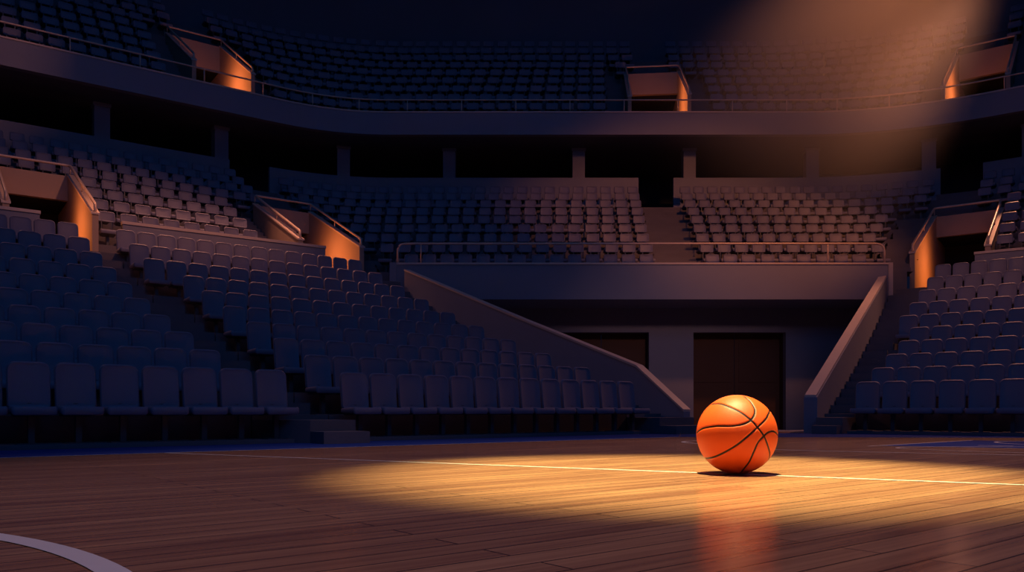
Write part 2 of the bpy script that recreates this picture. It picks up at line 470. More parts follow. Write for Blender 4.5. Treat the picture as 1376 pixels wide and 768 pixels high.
# sloping tunnel walls
def slope_wall(F, pts, th, name, label, cat='wall', cap=0.0):
    """pts: (a, n, ztop) along the outer line"""
    mb = MB(); cp = MB()
    for (a0, n0, z0), (a1, n1, z1) in zip(pts, pts[1:]):
        d = Vector((a1-a0, n1-n0)).normalized(); o = Vector((d.y, -d.x))*th
        poly = [F.p(a0, n0), F.p(a0+o.x, n0+o.y), F.p(a1+o.x, n1+o.y), F.p(a1, n1)]
        mb.vprism(poly, -0.15, [z0-0.05, z0-0.05, z1-0.05, z1-0.05])
        e = 0.02; oo = Vector((d.y, -d.x))
        poly = [F.p(a0-oo.x*e, n0-oo.y*e), F.p(a0+oo.x*(th+e), n0+oo.y*(th+e)), F.p(a1+oo.x*(th+e), n1+oo.y*(th+e)), F.p(a1-oo.x*e, n1-oo.y*e)]
        cp.vprism(poly, [z0-0.05, z0-0.05, z1-0.05, z1-0.05], [z0, z0, z1, z1])
    r = empty(name, (*F.p(pts[0][0], pts[0][1]), 0)); tag(r, label, cat)
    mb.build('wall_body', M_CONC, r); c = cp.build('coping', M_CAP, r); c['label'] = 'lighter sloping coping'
    return r
slope_wall(FL, [(13.76, 11.2, 0.50), (13.76, 12.55, 1.50), (13.76, 16.6, 2.9), (13.76, 22.45, 4.98)], 0.20,
           'tunnel_side_wall', 'long sloping wall left of the tunnel, stepping down to the court')
slope_wall(FR, [(wallR_a(17.45), 17.45, 0.80), (wallR_a(28.55), 28.55, 4.86)], -0.27,
           'tunnel_side_wall', 'bright sloping wall right of the tunnel, beside the right stairs')
# block faces of the stand beside the wall feet
lb = MB(); lb.vprism(FL.quad(13.74, 13.98, 10.75, 11.2), 0, 0.10); 

# ------------------------------------------------------------------ tunnel and gallery front
GX0, GX1, GY = -3.75, 12.22, 26.6
g = empty('gallery_balcony', ((GX0+GX1)/2, GY, 4.09)); tag(g, 'plain concrete gallery front bridging the tunnel below the end seats', 'balcony')
mb = MB(); mb.box(GX0, GX1, GY, GY+0.35, 4.09, 5.22); mb.box(GX0, GX1, GY+0.35, 29.0, 4.09, 4.45)
mb.build('front_panel', M_CONC, g)
mb = MB(); mb.box(GX0-0.02, GX1+0.02, GY-0.03, GY+0.38, 5.22, 5.28); mb.build('coping', M_CAP, g)
mb = MB(); mb.box(GX1, GX1+0.14, GY-0.05, GY+0.8, 3.9, 5.28); mb.build('end_pier', M_CAP, g)
mb = MB(); mb.box(GX0-0.22, GX0, GY-0.05, GY+0.8, 3.9, 5.28); mb.build('end_pier', M_CONC, g)
def rounded_path(pts, r=0.15, n=5):
    P = [Vector(p) for p in pts]; out = [P[0]]
    for i in range(1, len(P)-1):
        a = (P[i-1]-P[i]); b = (P[i+1]-P[i]); rr = min(r, a.length*0.45, b.length*0.45)
        p0 = P[i]+a.normalized()*rr; p2 = P[i]+b.normalized()*rr
        for k in range(n+1):
            t = k/n; out.append(p0*(1-t)**2 + P[i]*2*t*(1-t) + p2*t*t)
    out.append(P[-1]); return out
r = empty('guard_rail', ((GX0+GX1)/2, GY+0.15, 5.28)); tag(r, 'metal rail with rounded ends above the gallery front', 'railing')
mb = MB(); mb.tube(rounded_path([(GX0+0.02, GY+0.15, 5.26), (GX0+0.02, GY+0.15, 5.93), (GX1-0.05, GY+0.15, 5.93), (GX1-0.05, GY+0.15, 5.26)], 0.28, 7), 0.034); mb.build('top_rail', M_RAIL, r, True)
for x in (GX0+0.78, GX1-1.9):
    mb = MB(); mb.tube([(x, GY+0.15, 5.26), (x, GY+0.15, 5.92)], 0.02, 6); mb.build('post', M_RAIL, r, True)

# tunnel end wall with two openings
DZ = 3.25
mb = MB(); TY = 29.0
xs = [GX0-3, 1.63, 4.85, 6.43, 9.70, GX1+4]
for a, b, full in ((0, 1, 1), (1, 2, 0), (2, 3, 1), (3, 4, 0), (4, 5, 1)):
    mb.box(xs[a], xs[b], TY, TY+0.3, -0.25 if full else DZ, 4.2)
tag(mb.build('wall_tunnel', M_CONC), kind='structure')
for i, (x0, x1) in enumerate(((1.63, 4.85), (6.43, 9.70))):
    d = MB()
    xm = (x0+x1)/2
    for (p, q) in ((x0, xm-0.01), (xm+0.01, x1)):
        d.box(p, q, TY+0.7, TY+0.76, -0.2, DZ)
        d.box(p+0.15, q-0.15, TY+0.68, TY+0.7, 0.1, 1.3); d.box(p+0.15, q-0.15, TY+0.68, TY+0.7, 1.5, DZ-0.25)
    d.box(x0-0.05, x0, TY+0.3, TY+0.76, -0.2, DZ); d.box(x1, x1+0.05, TY+0.3, TY+0.76, -0.2, DZ); d.box(x0-0.05, x1+0.05, TY+0.3, TY+0.76, DZ, DZ+0.05)
    o = d.build(f'door_{i+1}', M_DOOR); tag(o, kind='structure')
# tunnel flanks under the gallery
mb = MB(); mb.box(GX0-0.25, GX0-0.02, GY, TY, -0.25, 4.2); tag(mb.build('wall_tunnel_left', M_CONC), kind='structure')
mb = MB(); mb.box(GX1+0.02, GX1+0.25, GY, TY, -0.25, 4.2); tag(mb.build('wall_tunnel_right', M_CONC), kind='structure')

# ------------------------------------------------------------------ middle tier
MD, MR, MZ = 1.086, 0.582, 10.35        # spacing, rise, seat-top height of top row
MS = 1.12
def mtread(k): return MZ - MS*1.01 - MR*k
# portals: frame, a0,a1 (inner faces), n front, n back, z's
PORT = {
 'P1': dict(F=GL, a0=1.74, a1=3.69, nf=25.15, nb=30.0, zf=5.90, zb=8.10, fl=4.62, lint=7.28),
 'P2': dict(F=GL, a0=9.75, a1=11.70, nf=25.15, nb=29.6, zf=5.90, zb=7.95, fl=4.62, lint=7.15),
 'P3': dict(F=GR, a0=-4.80, a1=-2.70, nf=31.0, nb=36.0, zf=5.88, zb=8.12, fl=4.62, lint=7.30),
 'U1': dict(F=GL, a0=8.67, a1=10.85, nf=33.75, nb=38.2, zf=14.35, zb=17.1, fl=13.0, lint=15.95),
 'U2': dict(F=GC, a0=None, a1=None, nf=None, nb=None, zf=14.25, zb=16.95, fl=13.0, lint=15.9),
 'U3': dict(F=GR, a0=-4.85, a1=-2.65, nf=38.85, nb=43.6, zf=14.15, zb=17.2, fl=13.0, lint=16.0),
}
pa, pn = GC.inv(5.25, 35.95); PORT['U2'].update(a0=pa, a1=pa+2.42, nf=pn, nb=pn+4.1)
def inport(keys, x, y, m=0.0, mb_=0.0):
    for kx in keys:
        P = PORT[kx]; a, n = P['F'].inv(x, y)
        if P['a0']-m < a < P['a1']+m and P['nf']-0.9 < n < P['nb']+mb_: return True
    return False
mt = MB()
for k in range(9):
    q0, q1 = (Q_L-17, Q_R+9) if k < 8 else (0.9, Q_C1+0.25)
    d = 1.0 + MD*k
    sk = lambda x, y: inport(('P1', 'P2', 'P3'), x, y, 0.10, 0.6)
    dback = d-0.30 if k > 0 else 0.0; dfront = d + MD - 0.30
    if k == 8: dfront = 9.98
    z = mtread(k)
    ribbon(mt, q0, q1, dfront, z, dback, z, 0.12, 0, sk)
    zl = mtread(k+1) if k < 7 else 4.40
    ribbon(mt, q0, q1, dfront, zl, dfront, z, 0.12, 0, sk)
tag(mt.build('seating_terrace', M_TERR), 'stepped terrace of the middle tier curving round the end of the arena', 'terrace')

def half_steps(F, name, label, rows, a0f, a1f, dmap):
    mb = MB()
    for (nf, nb, z0, z1) in rows:
        mb.vprism([F.p(a0f, nf), F.p(a1f, nf), F.p(a1f, nb), F.p(a0f, nb)], z0-0.02, z1)
    o = mb.build(name, M_TERR); tag(o, label, 'stairs'); return o
def bowl_steps(name, label, inside, ks, dk, D, treadf, rise, extra_top=None):
    """half-height steps on the terrace inside an aisle: inside(x,y)"""
    root = None
    for k in ks:
        db = dk(k) - 0.30
        for j in (1, 2):
            z = treadf(k) + rise*j/3
            dd0 = db + D*(3-j)/3
            Q = qs(Q_L-12, Q_R+6, 0.12); mb = MB()
            for a, b in list(zip(Q, Q[1:])) + [(None, None)]:
                ok = False
                if a is not None:
                    A = bowl(a, dd0); B = bowl(b, dd0); C = bowl(b, db); E = bowl(a, db)
                    ok = inside((A[0]+B[0]+C[0]+E[0])/4, (A[1]+B[1]+C[1]+E[1])/4, k)
                if ok:
                    mb.face([(A[0], A[1], z), (B[0], B[1], z), (C[0], C[1], z), (E[0], E[1], z)])
                    mb.face([(A[0], A[1], z-rise/3), (B[0], B[1], z-rise/3), (B[0], B[1], z), (A[0], A[1], z)])
                elif mb.f:
                    if root is None:
                        root = empty(name, mb.v[0]); tag(root, label, 'stairs')
                    mb.build('step', M_TERR, root); mb = MB()

# aisle predicates -------------------------------------------------------------
def c_aisle(x, y):      # centre aisle of the middle tier
    xl = 4.85+(y-27.5)*0.093; return xl < x < xl+1.5+(y-27.5)*0.01
def mid_gap(x, y, k):
    if c_aisle(x, y): return 'c'
    a, n = GL.inv(x, y)
    P = PORT['P2']
    if x < -3:
        if n < P['nb']+0.15 and P['a0']-1.05 < a < P['a1']+1.0: return 'l'
        if n >= P['nb']+0.15 and 10.35 < a < 11.95: return 'l'
        P = PORT['P1']
        if n < P['nb']+0.15 and a < P['a1']+0.22: return 'l1' if a > P['a0']-0.2 else 'l0'
    if x > 13:
        a, n = GR.inv(x, y); P = PORT['P3']
        if n < P['nb']+0.15 and P['a0']-1.3 < a < P['a1']+0.2: return 'r'
        if n >= P['nb']+0.15 and -5.15 < a < -3.6: return 'r'
    return None
dmid = lambda k: 1.0+MD*k
bowl_steps('aisle_stairs', 'straight stair aisle up the middle tier behind the gallery rail', lambda x, y, k: c_aisle(x, y), range(1, 9), dmid, MD, mtread, MR)
bowl_steps('aisle_stairs', 'middle tier stairs round the left glowing entrance portal above the tunnel wall', lambda x, y, k: x < -3 and mid_gap(x, y, k) == 'l' and not inport(('P2',), x, y, 0.2, 0.2), range(0, 8), dmid, MD, mtread, MR)
bowl_steps('aisle_stairs', 'middle tier stairs beside the right glowing entrance portal', lambda x, y, k: x > 13 and mid_gap(x, y, k) == 'r' and not inport(('P3',), x, y, 0.2, 0.2), range(0, 8), dmid, MD, mtread, MR)

def fill_row(d, q0, q1, pitch, gap, z, sc, lab, grp, k, step=0.05, margin=0.0):
    """walk the offset curve, cut by gap(), fill each clear run with evenly pitched seats"""
    q = q0; pts = []
    s = 0; last = None
    while q <= q1:
        x, y, t = bowl(q, d)
        if last: s += math.hypot(x-last[0], y-last[1])
        last = (x, y); pts.append((s, q, x, y, t)); q += step
    runs = []; cur = []
    for p in pts:
        if gap(p[2], p[3], k): 
            if cur: runs.append(cur); cur = []
        else: cur.append(p)
    if cur: runs.append(cur)
    for ri, run in enumerate(runs):
        L = run[-1][0]-run[0][0]; n = int((L+0.08)/pitch)
        if n < 1: continue
        pp = L/n if L/n < pitch*1.15 else pitch
        off = 0 if pp*n <= L+1e-6 else 0
        j = 0
        for i in range(n):
            st = run[0][0]+(i+0.5)*pp
            while j < len(run)-1 and run[j][0] < st: j += 1
            _, qq, x, y, t = run[j]
            SEATS.append((x, y, z, t, sc, lab(k, x, y, i, n), grp(x, y)))
def midlab(k, x, y, i, n):
    r = 'top row' if k == 0 else f'{ORD[k]} row from top'
    if x < -6.5: w = f'{nth(n-1-i)} seat left of left portal stairs'
    elif x < 5.5: w = f'{nth(n-1-i)} seat left of the centre stairs'
    elif y < 40 and x < 18.3 and GR.inv(x, y)[0] < -4.5: w = f'{nth(i)} seat right of the centre stairs'
    else: w = f'{nth(i)} seat right of right portal stairs'
    return f'blue middle tier seat, {r}, {w}'
def midgrp(x, y): return 'seats of the middle tier'
for k in range(9):
    q0, q1 = (Q_L-13.5, Q_R+4.2) if k < 8 else (1.55, Q_C1-0.45)
    fill_row(dmid(k), q0, q1, 0.60 if k < 20 else 0.6, mid_gap, mtread(k), MS, midlab, midgrp, k)

# walkways behind the trim walls and trim walls themselves
mb = MB()
mb.vprism([GL.p(-8, 23.4), GL.p(12.2, 23.2), (GX0-0.2, GY), (GX0-0.2, 28.2), GL.p(12.4, 26.2), GL.p(-8, 26.2)], 4.0, 4.55)
tag(mb.build('walkway', M_TERR), 'narrow concrete walkway behind the low wall of the left stand', 'walkway')
mb = MB()
mb.vprism([(GX1+0.2, GY+0.3), GR.p(-5.3, 30.0), GR.p(9, 30.0), GR.p(9, 31.5), GR.p(-5.3, 31.5), (GX1+0.2, 28.8)], 4.0, 4.55)
tag(mb.build('walkway', M_TERR), 'narrow concrete walkway behind the low wall of the right stand', 'walkway')
def trim(F, a0, a1, n, label):
    r = empty('low_wall', (*F.p((a0+a1)/2, n), 4.0)); tag(r, label, 'wall')
    b = MB(); b.vprism(F.quad(a0, a1, n, n+0.16), 4.0, 5.53); b.build('wall_body', M_CONC, r)
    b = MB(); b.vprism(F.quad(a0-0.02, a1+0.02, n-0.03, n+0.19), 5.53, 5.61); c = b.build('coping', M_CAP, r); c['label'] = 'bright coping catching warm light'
trim(GL, 4.30, 10.1, 24.2, 'long low wall with bright coping above the lower left seats')
trim(GL, -6.0, 2.34, 24.2, 'low wall with bright coping at the left edge below the portal')
trim(GR, -2.93, 6.0, 30.32, 'low wall with bright coping above the lower right seats')

# ------------------------------------------------------------------ portals
def portal(key, label, e_l=1, e_r=1):
    P = PORT[key]; F = P['F']; a0, a1, nf, nb, zf, zb, zfl, lint = (P[i] for i in ('a0', 'a1', 'nf', 'nb', 'zf', 'zb', 'fl', 'lint'))
    th = 0.16; nx = nb+2.4
    r = empty('entrance_portal', (*F.p((a0+a1)/2, nf), zfl)); tag(r, label, 'portal')
    z0 = zfl-0.5
    for s, (p, q) in (('l', (a0-th, a0)), ('r', (a1, a1+th))):
        b = MB()
        b.vprism(F.quad(p, q, nf, nb), z0, [zf, zf, zb, zb])
        b.vprism(F.quad(p, q, nb, nx), z0, lint+0.1)
        b.build('side_wall', M_PORT, r)
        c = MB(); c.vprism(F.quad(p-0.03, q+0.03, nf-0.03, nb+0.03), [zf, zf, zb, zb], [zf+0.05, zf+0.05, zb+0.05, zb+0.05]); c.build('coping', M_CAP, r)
    b = MB(); b.vprism(F.quad(a0, a1, nb, nb+0.2), lint, zb-0.02); b.build('lintel', M_PORT, r)
    b = MB(); b.vprism(F.quad(a0-th, a1+th, nb+0.2, nx), lint, lint+0.1)
    b.vprism(F.quad(a0-th, a1+th, nx, nx+0.1), z0, lint+0.1)
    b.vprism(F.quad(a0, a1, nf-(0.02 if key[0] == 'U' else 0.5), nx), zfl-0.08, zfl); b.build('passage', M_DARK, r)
    hr = empty('handrail', (*F.p((a0+a1)/2, nb), zb)); hr.parent = r; hr.matrix_parent_inverse = parent_matrix(r).inverted()
    e = th/2; up = 0.34
    pts = [F.p(a0-e, nf+0.05, zf+0.04), F.p(a0-e, nf+0.05, zf+up*0.9), F.p(a0-e, nb+0.06, zb+up), F.p(a1+e, nb+0.06, zb+up), F.p(a1+e, nf+0.05, zf+up*0.9), F.p(a1+e, nf+0.05, zf+0.04)]
    b = MB(); b.tube(rounded_path(pts, 0.16, 5), 0.042, 8)
    hrail = b.build('handrail', M_RAIL, r, True); bpy.data.objects.remove(hr)
    for aa, nn, zz in ((a0-e, nb+0.06, zb), (a1+e, nb+0.06, zb), (a0-e, (nf+nb)/2, (zf+zb)/2), (a1+e, (nf+nb)/2, (zf+zb)/2)):
        b = MB(); b.tube([F.p(aa, nn, zz+0.03), F.p(aa, nn, zz+up)], 0.02, 6); b.build('rail_post', M_RAIL, r, True)
    return r
portal('P1', 'glowing orange entrance portal cut into the left stand at the frame edge')
portal('P2', 'glowing entrance portal with handrails left of the gallery rail, middle tier')
portal('P3', 'glowing entrance portal above the lower right seats, middle tier')
portal('U1', 'warm lit entrance portal in the upper tier at upper left')
portal('U2', 'square lit entrance portal in the middle of the upper tier')
portal('U3', 'warm lit entrance portal in the upper tier at the right edge')

# ------------------------------------------------------------------ concourse: parapet, columns, void
segs = [(-23.5+0, None)]
def q_left(a): return a - (GL.c*(-5.26 - GL.s*9.0) + GL.s*(28+GL.c*9.0)) + Q_L
def q_right(a): return a - (GR.c*(12.36 - GR.s*14.0) + GR.s*(23+GR.c*14.0)) + Q_R
for (q0, q1, lab) in ((q_left(-9), q_left(10.3), 'long concourse parapet wall behind the left part of the middle tier'),
                      (q_left(12.0), 5.72-CLc[0], 'curved concourse parapet wall behind the centre left seats of the middle tier'),
                      (7.30-CLc[0], q_right(-5.15), 'curved concourse parapet wall behind the centre right seats of the middle tier'),
                      (q_right(-3.55), q_right(7), 'concourse parapet wall behind the far right seats of the middle tier')):
    b = MB(); bowl_wall(b, q0, q1, 0.0, -0.18, 8.9, 11.0)
    tag(b.build('parapet_wall', M_CONC), lab, 'wall')
colq = []
for px in (135, 295, 462, 604, 777, 925, 1089, 1248, 1384):
    uu = (px-688)/1100; best = min((abs(bowl(q*0.05, -0.55)[0]/bowl(q*0.05, -0.55)[1]-uu), q*0.05) for q in range(-450, 700)); colq.append(best[1])
COLN = ['first', 'second', 'third', 'fourth', 'fifth', 'sixth', 'seventh', 'eighth', 'ninth']
for i, q in enumerate(colq):
    x, y, t = bowl(q, -0.55); F = Frame(math.degrees(t)); a, n = F.inv(x, y)
    b = MB(); b.vprism(F.quad(a-0.28, a+0.28, n-0.28, n+0.28), 9.8, 12.42)
    b.vprism(F.quad(a-0.32, a+0.32, n-0.32, n+0.32), 9.8, 9.95); b.vprism(F.quad(a-0.32, a+0.32, n-0.32, n+0.32), 12.28, 12.42)
    o = b.build('column', M_CONC, origin=(x, y, 9.8)); tag(o, f'square concourse column under the upper balcony, {COLN[i]} from the left', 'column', 'columns along the dark concourse')
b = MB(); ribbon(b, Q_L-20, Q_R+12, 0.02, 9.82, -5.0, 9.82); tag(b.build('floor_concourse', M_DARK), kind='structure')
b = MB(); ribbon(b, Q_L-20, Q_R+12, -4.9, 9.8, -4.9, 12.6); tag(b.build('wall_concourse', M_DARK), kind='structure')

# ------------------------------------------------------------------ upper tier
BF = 1.63
bal = empty('upper_balcony', (*bowl(8, BF)[:2], 12.4)); tag(bal, 'curved upper tier balcony with plain fascia sweeping across the arena', 'balcony')
b = MB(); bowl_wall(b, Q_L-20, Q_R+12, BF, BF-0.3, 12.40, 13.34, 0.4); b.build('fascia', M_CONC, bal)
b = MB(); bowl_wall(b, Q_L-20, Q_R+12, BF+0.03, BF-0.33, 13.34, 13.40, 0.4); b.build('coping', M_CAP, bal)
b = MB(); bowl_wall(b, Q_L-20, Q_R+12, BF-0.3, -5.0, 12.42, 12.60, 0.6); b.build('soffit', M_BACK, bal)
rl = empty('guard_rail', (*bowl(8, BF-0.15)[:2], 13.4)); tag(rl, 'thin metal rail running along the curved upper balcony', 'railing')
b = MB(); b.tube([(*bowl(q, BF-0.15)[:2], 13.95) for q in qs(Q_L-18, Q_R+10, 0.5)], 0.034, 6); b.build('top_rail', M_RAIL, rl, True)
q = Q_L-17.2
while q < Q_R+9:
    x, y, t = bowl(q, BF-0.15); b = MB(); b.tube([(x, y, 13.38), (x, y, 13.95)], 0.026, 6); b.build('post', M_RAIL, rl, True); q += 2.35
UD, UR, US, UP = 0.85, 0.725, 1.32, 0.70
def utread(j): return 14.1 - US*1.01 + UR*j
dup_ = lambda j: 0.8 - UD*j
ut = MB()
for j in range(9):
    d = dup_(j); sk = lambda x, y: inport(('U1', 'U2', 'U3'), x, y, 0.1, 0.6)
    df = d + UD - 0.30 if j else 1.4; db = d - 0.30 if j < 8 else d-2.4
    ribbon(ut, Q_L-20, Q_R+12, df, utread(j), db, utread(j), 0.14, 0, sk)
    if j: ribbon(ut, Q_L-20, Q_R+12, df, utread(j-1), df, utread(j), 0.14, 0, sk)
tag(ut.build('seating_terrace', M_TERR), 'steep stepped terrace of the upper tier above the balcony fascia', 'terrace')
UG = {'U1': (1.0, 0.95, 0.35, 1.75), 'U2': (1.05, 1.05, 0.35, 1.75), 'U3': (1.0, 0.9, 0.2, 1.6)}
def up_gap(x, y, k):
    for kx, (fl_, fr_, g0, g1) in UG.items():
        P = PORT[kx]; F = P['F']
        if kx == 'U1' and x > -3: continue
        if kx == 'U3' and x < 12: continue
        if kx == 'U2' and not (2 < x < 12): continue
        a, n = F.inv(x, y)
        if n < P['nb']+0.35:
            if P['a0']-fl_ < a < P['a1']+fr_: return kx
        elif P['a0']+g0 < a < P['a0']+g1+0.2: return kx
    return None
def ulab(k, x, y, i, n): return 'x'
for j in range(9):
    fill_row(dup_(j), Q_L-15.5, Q_R+5, UP, up_gap, utread(j), US, ulab, lambda x, y: 'u', j)
for kx, lab in (('U1', 'upper tier stairs round the portal at upper left'), ('U2', 'upper tier stairs round the middle square portal'), ('U3', 'upper tier stairs round the portal at the right edge')):
    bowl_steps('aisle_stairs', lab, lambda x, y, k: up_gap(x, y, k) == kx and not inport((kx,), x, y, 0.2, 0.2), range(0, 8), dup_, UD, utread, UR)
b = MB(); ribbon(b, Q_L-22, Q_R+14, -8.2, 17.0, -8.2, 31.0, 1.0); tag(b.build('wall_back', M_BACK), kind='structure')

# ------------------------------------------------------------------ seats: the 300 that show largest are things, the rest one mass
def show(s):
    x, y, z = s[:3]; u = x/y*1100+688; v = 552-1100*(z+0.8*s[4]-H)/y
    return ((0.76 if s[4] == 1.0 else 0.54 if s[4] == 1.12 else 0.5)*s[4]/y) if (-30 < u < 1406 and v > -12) else -1
vis = [s for s in SEATS if show(s) > 0]
vis.sort(key=lambda s: -show(s) if s[5] != 'x' else 1)
near, far = vis[:300], vis[300:]
seen = {}
for s in near:
    assert s[5] not in seen, s[5]
    seen[s[5]] = 1
    place_seat(*s)
mb = MB()
for s in far:
    M = Matrix.Translation(s[:3]) @ Matrix.Rotation(s[3], 4, 'Z') @ Matrix.Diagonal((WX[s[4]], s[4], s[4], 1))
    S_ = SPU if s[4] == 1.32 else SPM if s[4] == 1.12 else SP
    for vf, mi in ((S_[0], 0), (S_[1], 0), (S_[2], 1)): mb.add(vf[0], vf[1], mi, M)
me = mb.mesh('distant_seats', [M_SEAT, M_STEEL], True)
try: me.set_sharp_from_angle(angle=rad(50))
except Exception: pass
o = bpy.data.objects.new('distant_seats', me); COL.objects.link(o)
tag(o, 'rows of slate blue arena seats filling the middle and upper tiers', 'seats', 'seats of the far tiers', 'stuff')
print('SEATS', len(SEATS), 'visible', len(vis), 'far', len(far), 'lower', sum(1 for s in vis if s[4] == 1.0))

# ------------------------------------------------------------------ basketball
BR = 0.29; BX, BY = 1.655, 6.03
def sp(*pts): return spline([Vector((x, y, 0)) for x, y in pts], 14)
FRONT = [
 sp((-.63, .766), (-.42, .765), (-.217, .69), (.093, .534), (.334, .345), (.49, .172), (.645, -.034), (.748, -.293), (.793, -.466), (.785, -.61)),
 sp((.80, .58), (.76, .50), (.68, .362), (.49, .172), (.231, -.069), (-.045, -.293), (-.39, -.50), (-.60, -.59), (-.77, -.62)),
 sp((.162, .975), (.245, .90), (.334, .81), (.431, .603), (.386, .414), (.231, .276), (-.045, .207), (-.30, .20), (-.493, .197), (-.769, .155), (-.90, .10), (-.99, .03)),
 sp((.995, -.01), (.92, .065), (.834, .085), (.73, .045), (.645, -.034), (.507, -.19), (.403, -.43), (.30, -.672), (.20, -.82), (.085, -.985)),
]
right = Vector((BY, -BX, 0)).normalized(); toward = Vector((-BX, -BY, 0.17)).normalized(); upv = right.cross(-toward).normalized()
if upv.z < 0: upv = -upv
SE = []
for c in FRONT:
    P = []
    for p in c:
        r2 = p.x*p.x+p.y*p.y; zc = math.sqrt(max(0, 1-r2)); v = right*p.x+upv*p.y+toward*zc; P.append(v.normalized())
    SE.append(P)
loops = [SE[0]+[-p for p in SE[0]], SE[1]+[-p for p in SE[1]], SE[2]+[p*-1 for p in reversed(SE[3])][::-1] if False else SE[2], SE[3], [-p for p in SE[2]], [-p for p in SE[3]]]
seampts = []
for L_ in loops:
    for a, b_ in zip(L_, L_[1:]+([L_[0]] if len(L_) > 150 else [])):
        n = max(1, int((a-b_).length/0.008))
        for i in range(n): seampts.append(((a*(n-i)+b_*i)/n).normalized())
from mathutils.kdtree import KDTree
kd = KDTree(len(seampts))
for i, p in enumerate(seampts): kd.insert(p, i)
kd.balance()
bm = bmesh.new(); bmesh.ops.create_icosphere(bm, subdivisions=7, radius=1.0)
me = bpy.data.meshes.new('ball'); 
ds = []
for v in bm.verts:
    d = kd.find(v.co)[2]; ds.append(d)
    w = 0.028
    g_ = 0.016*math.exp(-(d/w)**4)
    v.co = v.co*(1-g_)*BR
bm.to_mesh(me); bm.free()
at = me.attributes.new('seam', 'FLOAT', 'POINT'); at.data.foreach_set('value', ds)
me.polygons.foreach_set('use_smooth', [True]*len(me.polygons))
mball = bpy.data.materials.new('pebbled_orange_rubber'); mball.use_nodes = True
nt = mball.node_tree; N = nt.nodes; L = nt.links; bs = N['Principled BSDF']
atn = N.new('ShaderNodeAttribute'); atn.attribute_name = 'seam'
mr = N.new('ShaderNodeMapRange'); mr.inputs['From Min'].default_value = 0.021; mr.inputs['From Max'].default_value = 0.027
L.new(atn.outputs['Fac'], mr.inputs['Value'])
mx = N.new('ShaderNodeMix'); mx.data_type = 'RGBA'; mx.inputs['A'].default_value = (0.015, 0.010, 0.010, 1); mx.inputs['B'].default_value = (0.72, 0.098, 0.013, 1)
L.new(mr.outputs['Result'], mx.inputs['Factor']); L.new(mx.outputs['Result'], bs.inputs['Base Color'])
bs.inputs['Roughness'].default_value = 0.5; bs.inputs['Specular IOR Level'].default_value = 0.35
tc = N.new('ShaderNodeTexCoord'); vo = N.new('ShaderNodeTexVoronoi'); vo.inputs['Scale'].default_value = 170
L.new(tc.outputs['Object'], vo.inputs['Vector'])
bp = N.new('ShaderNodeBump'); bp.inputs['Strength'].default_value = 0.22; bp.inputs['Distance'].default_value = 0.003
L.new(vo.outputs['Distance'], bp.inputs['Height']); L.new(bp.outputs['Normal'], bs.inputs['Normal'])
me.materials.append(mball)
o = bpy.data.objects.new('basketball', me); COL.objects.link(o); o.location = (BX, BY, BR-0.001)
tag(o, 'orange pebbled basketball with black seams resting in the spotlight on the court', 'ball')

# ------------------------------------------------------------------ lights
def light(kind, name, loc, target, energy, color, **kw):
    l = bpy.data.lights.new(name, kind); l.energy = energy; l.color = color
    for k_, v in kw.items(): setattr(l, k_, v)
    o = bpy.data.objects.new(name, l); COL.objects.link(o); o.location = loc
    if target is not None: o.rotation_euler = (Vector(target)-Vector(loc)).to_track_quat('-Z', 'Y').to_euler()
    return o
WARM = (1.0, 0.37, 0.19)
light('SPOT', 'key_spot', (1.3, 7.2, 15), (1.35, 6.1, 0), 41000, (1.0, 0.79, 0.34), spot_size=rad(22), spot_blend=0.75, shadow_soft_size=0.12)
BEAM0 = Vector((12.5, 16, 15.8)); BEAM1 = Vector((8.6, 29.6, 8.4))
light('SPOT', 'beam_spot', BEAM0, BEAM1, 13500, (1.0, 0.31, 0.10), spot_size=rad(46), spot_blend=1.0, shadow_soft_size=0.8)
# cool ambient fill panels, added to brighten the stands
light('AREA', 'cool_fill', (4, -6, 16), (0, 22, 4), 540, (0.05, 0.28, 0.92), shape='RECTANGLE', size=22, size_y=8)
light('AREA', 'cool_fill', (0, 16, 27), (0, 20, 0), 370, (0.05, 0.28, 0.92), shape='RECTANGLE', size=30, size_y=22)
# dim broad fill spot, added over the court to lift the floor
light('SPOT', 'court_fill', (2.6, 6.2, 18), (2.6, 6.3, 0), 3300, (1.0, 0.58, 0.58), spot_size=rad(49), spot_blend=0.35, shadow_soft_size=1.0)
light('SPOT', 'accent_spot', (-5, 17, 17), (-19.0, 28, 12.8), 1500, WARM, spot_size=rad(24), spot_blend=1.0, shadow_soft_size=0.4)
light('SPOT', 'accent_spot', (6, 12, 16), (15.5, 24.5, 5), 2200, WARM, spot_size=rad(26), spot_blend=1.0, shadow_soft_size=0.4)
light('SPOT', 'tunnel_fill', (5.5, 8, 9), (5.5, 29, 1.0), 1500, (1.0, 0.50, 0.42), spot_size=rad(30), spot_blend=1.0, shadow_soft_size=0.6)  # added fill aimed under the gallery from above the court, no tunnel lamp
# warm accent spots
light('SPOT', 'accent_spot', (2, 14, 17), (-11.2, 24.4, 6.3), 4600, WARM, spot_size=rad(34), spot_blend=1.0, shadow_soft_size=0.4)
light('SPOT', 'accent_spot', (5, 14, 18), (5.8, 29, 6.5), 700, WARM, spot_size=rad(24), spot_blend=1.0, shadow_soft_size=0.4)
light('SPOT', 'rim_spot', (-19, 25, 15.5), (-1, 19, 2.5), 1100, WARM, spot_size=rad(60), spot_blend=0.8, shadow_soft_size=0.3)
light('SPOT', 'rim_spot', (15, 25, 14), (8.5, 20, 1.5), 3500, WARM, spot_size=rad(60), spot_blend=0.8, shadow_soft_size=0.3)
light('SPOT', 'rim_spot', (-9.6, 26.3, 16.5), (-8.4, 24.1, 5.5), 6500, WARM, spot_size=rad(50), spot_blend=0.8, shadow_soft_size=0.2)  # added overhead to make the left low wall coping glow
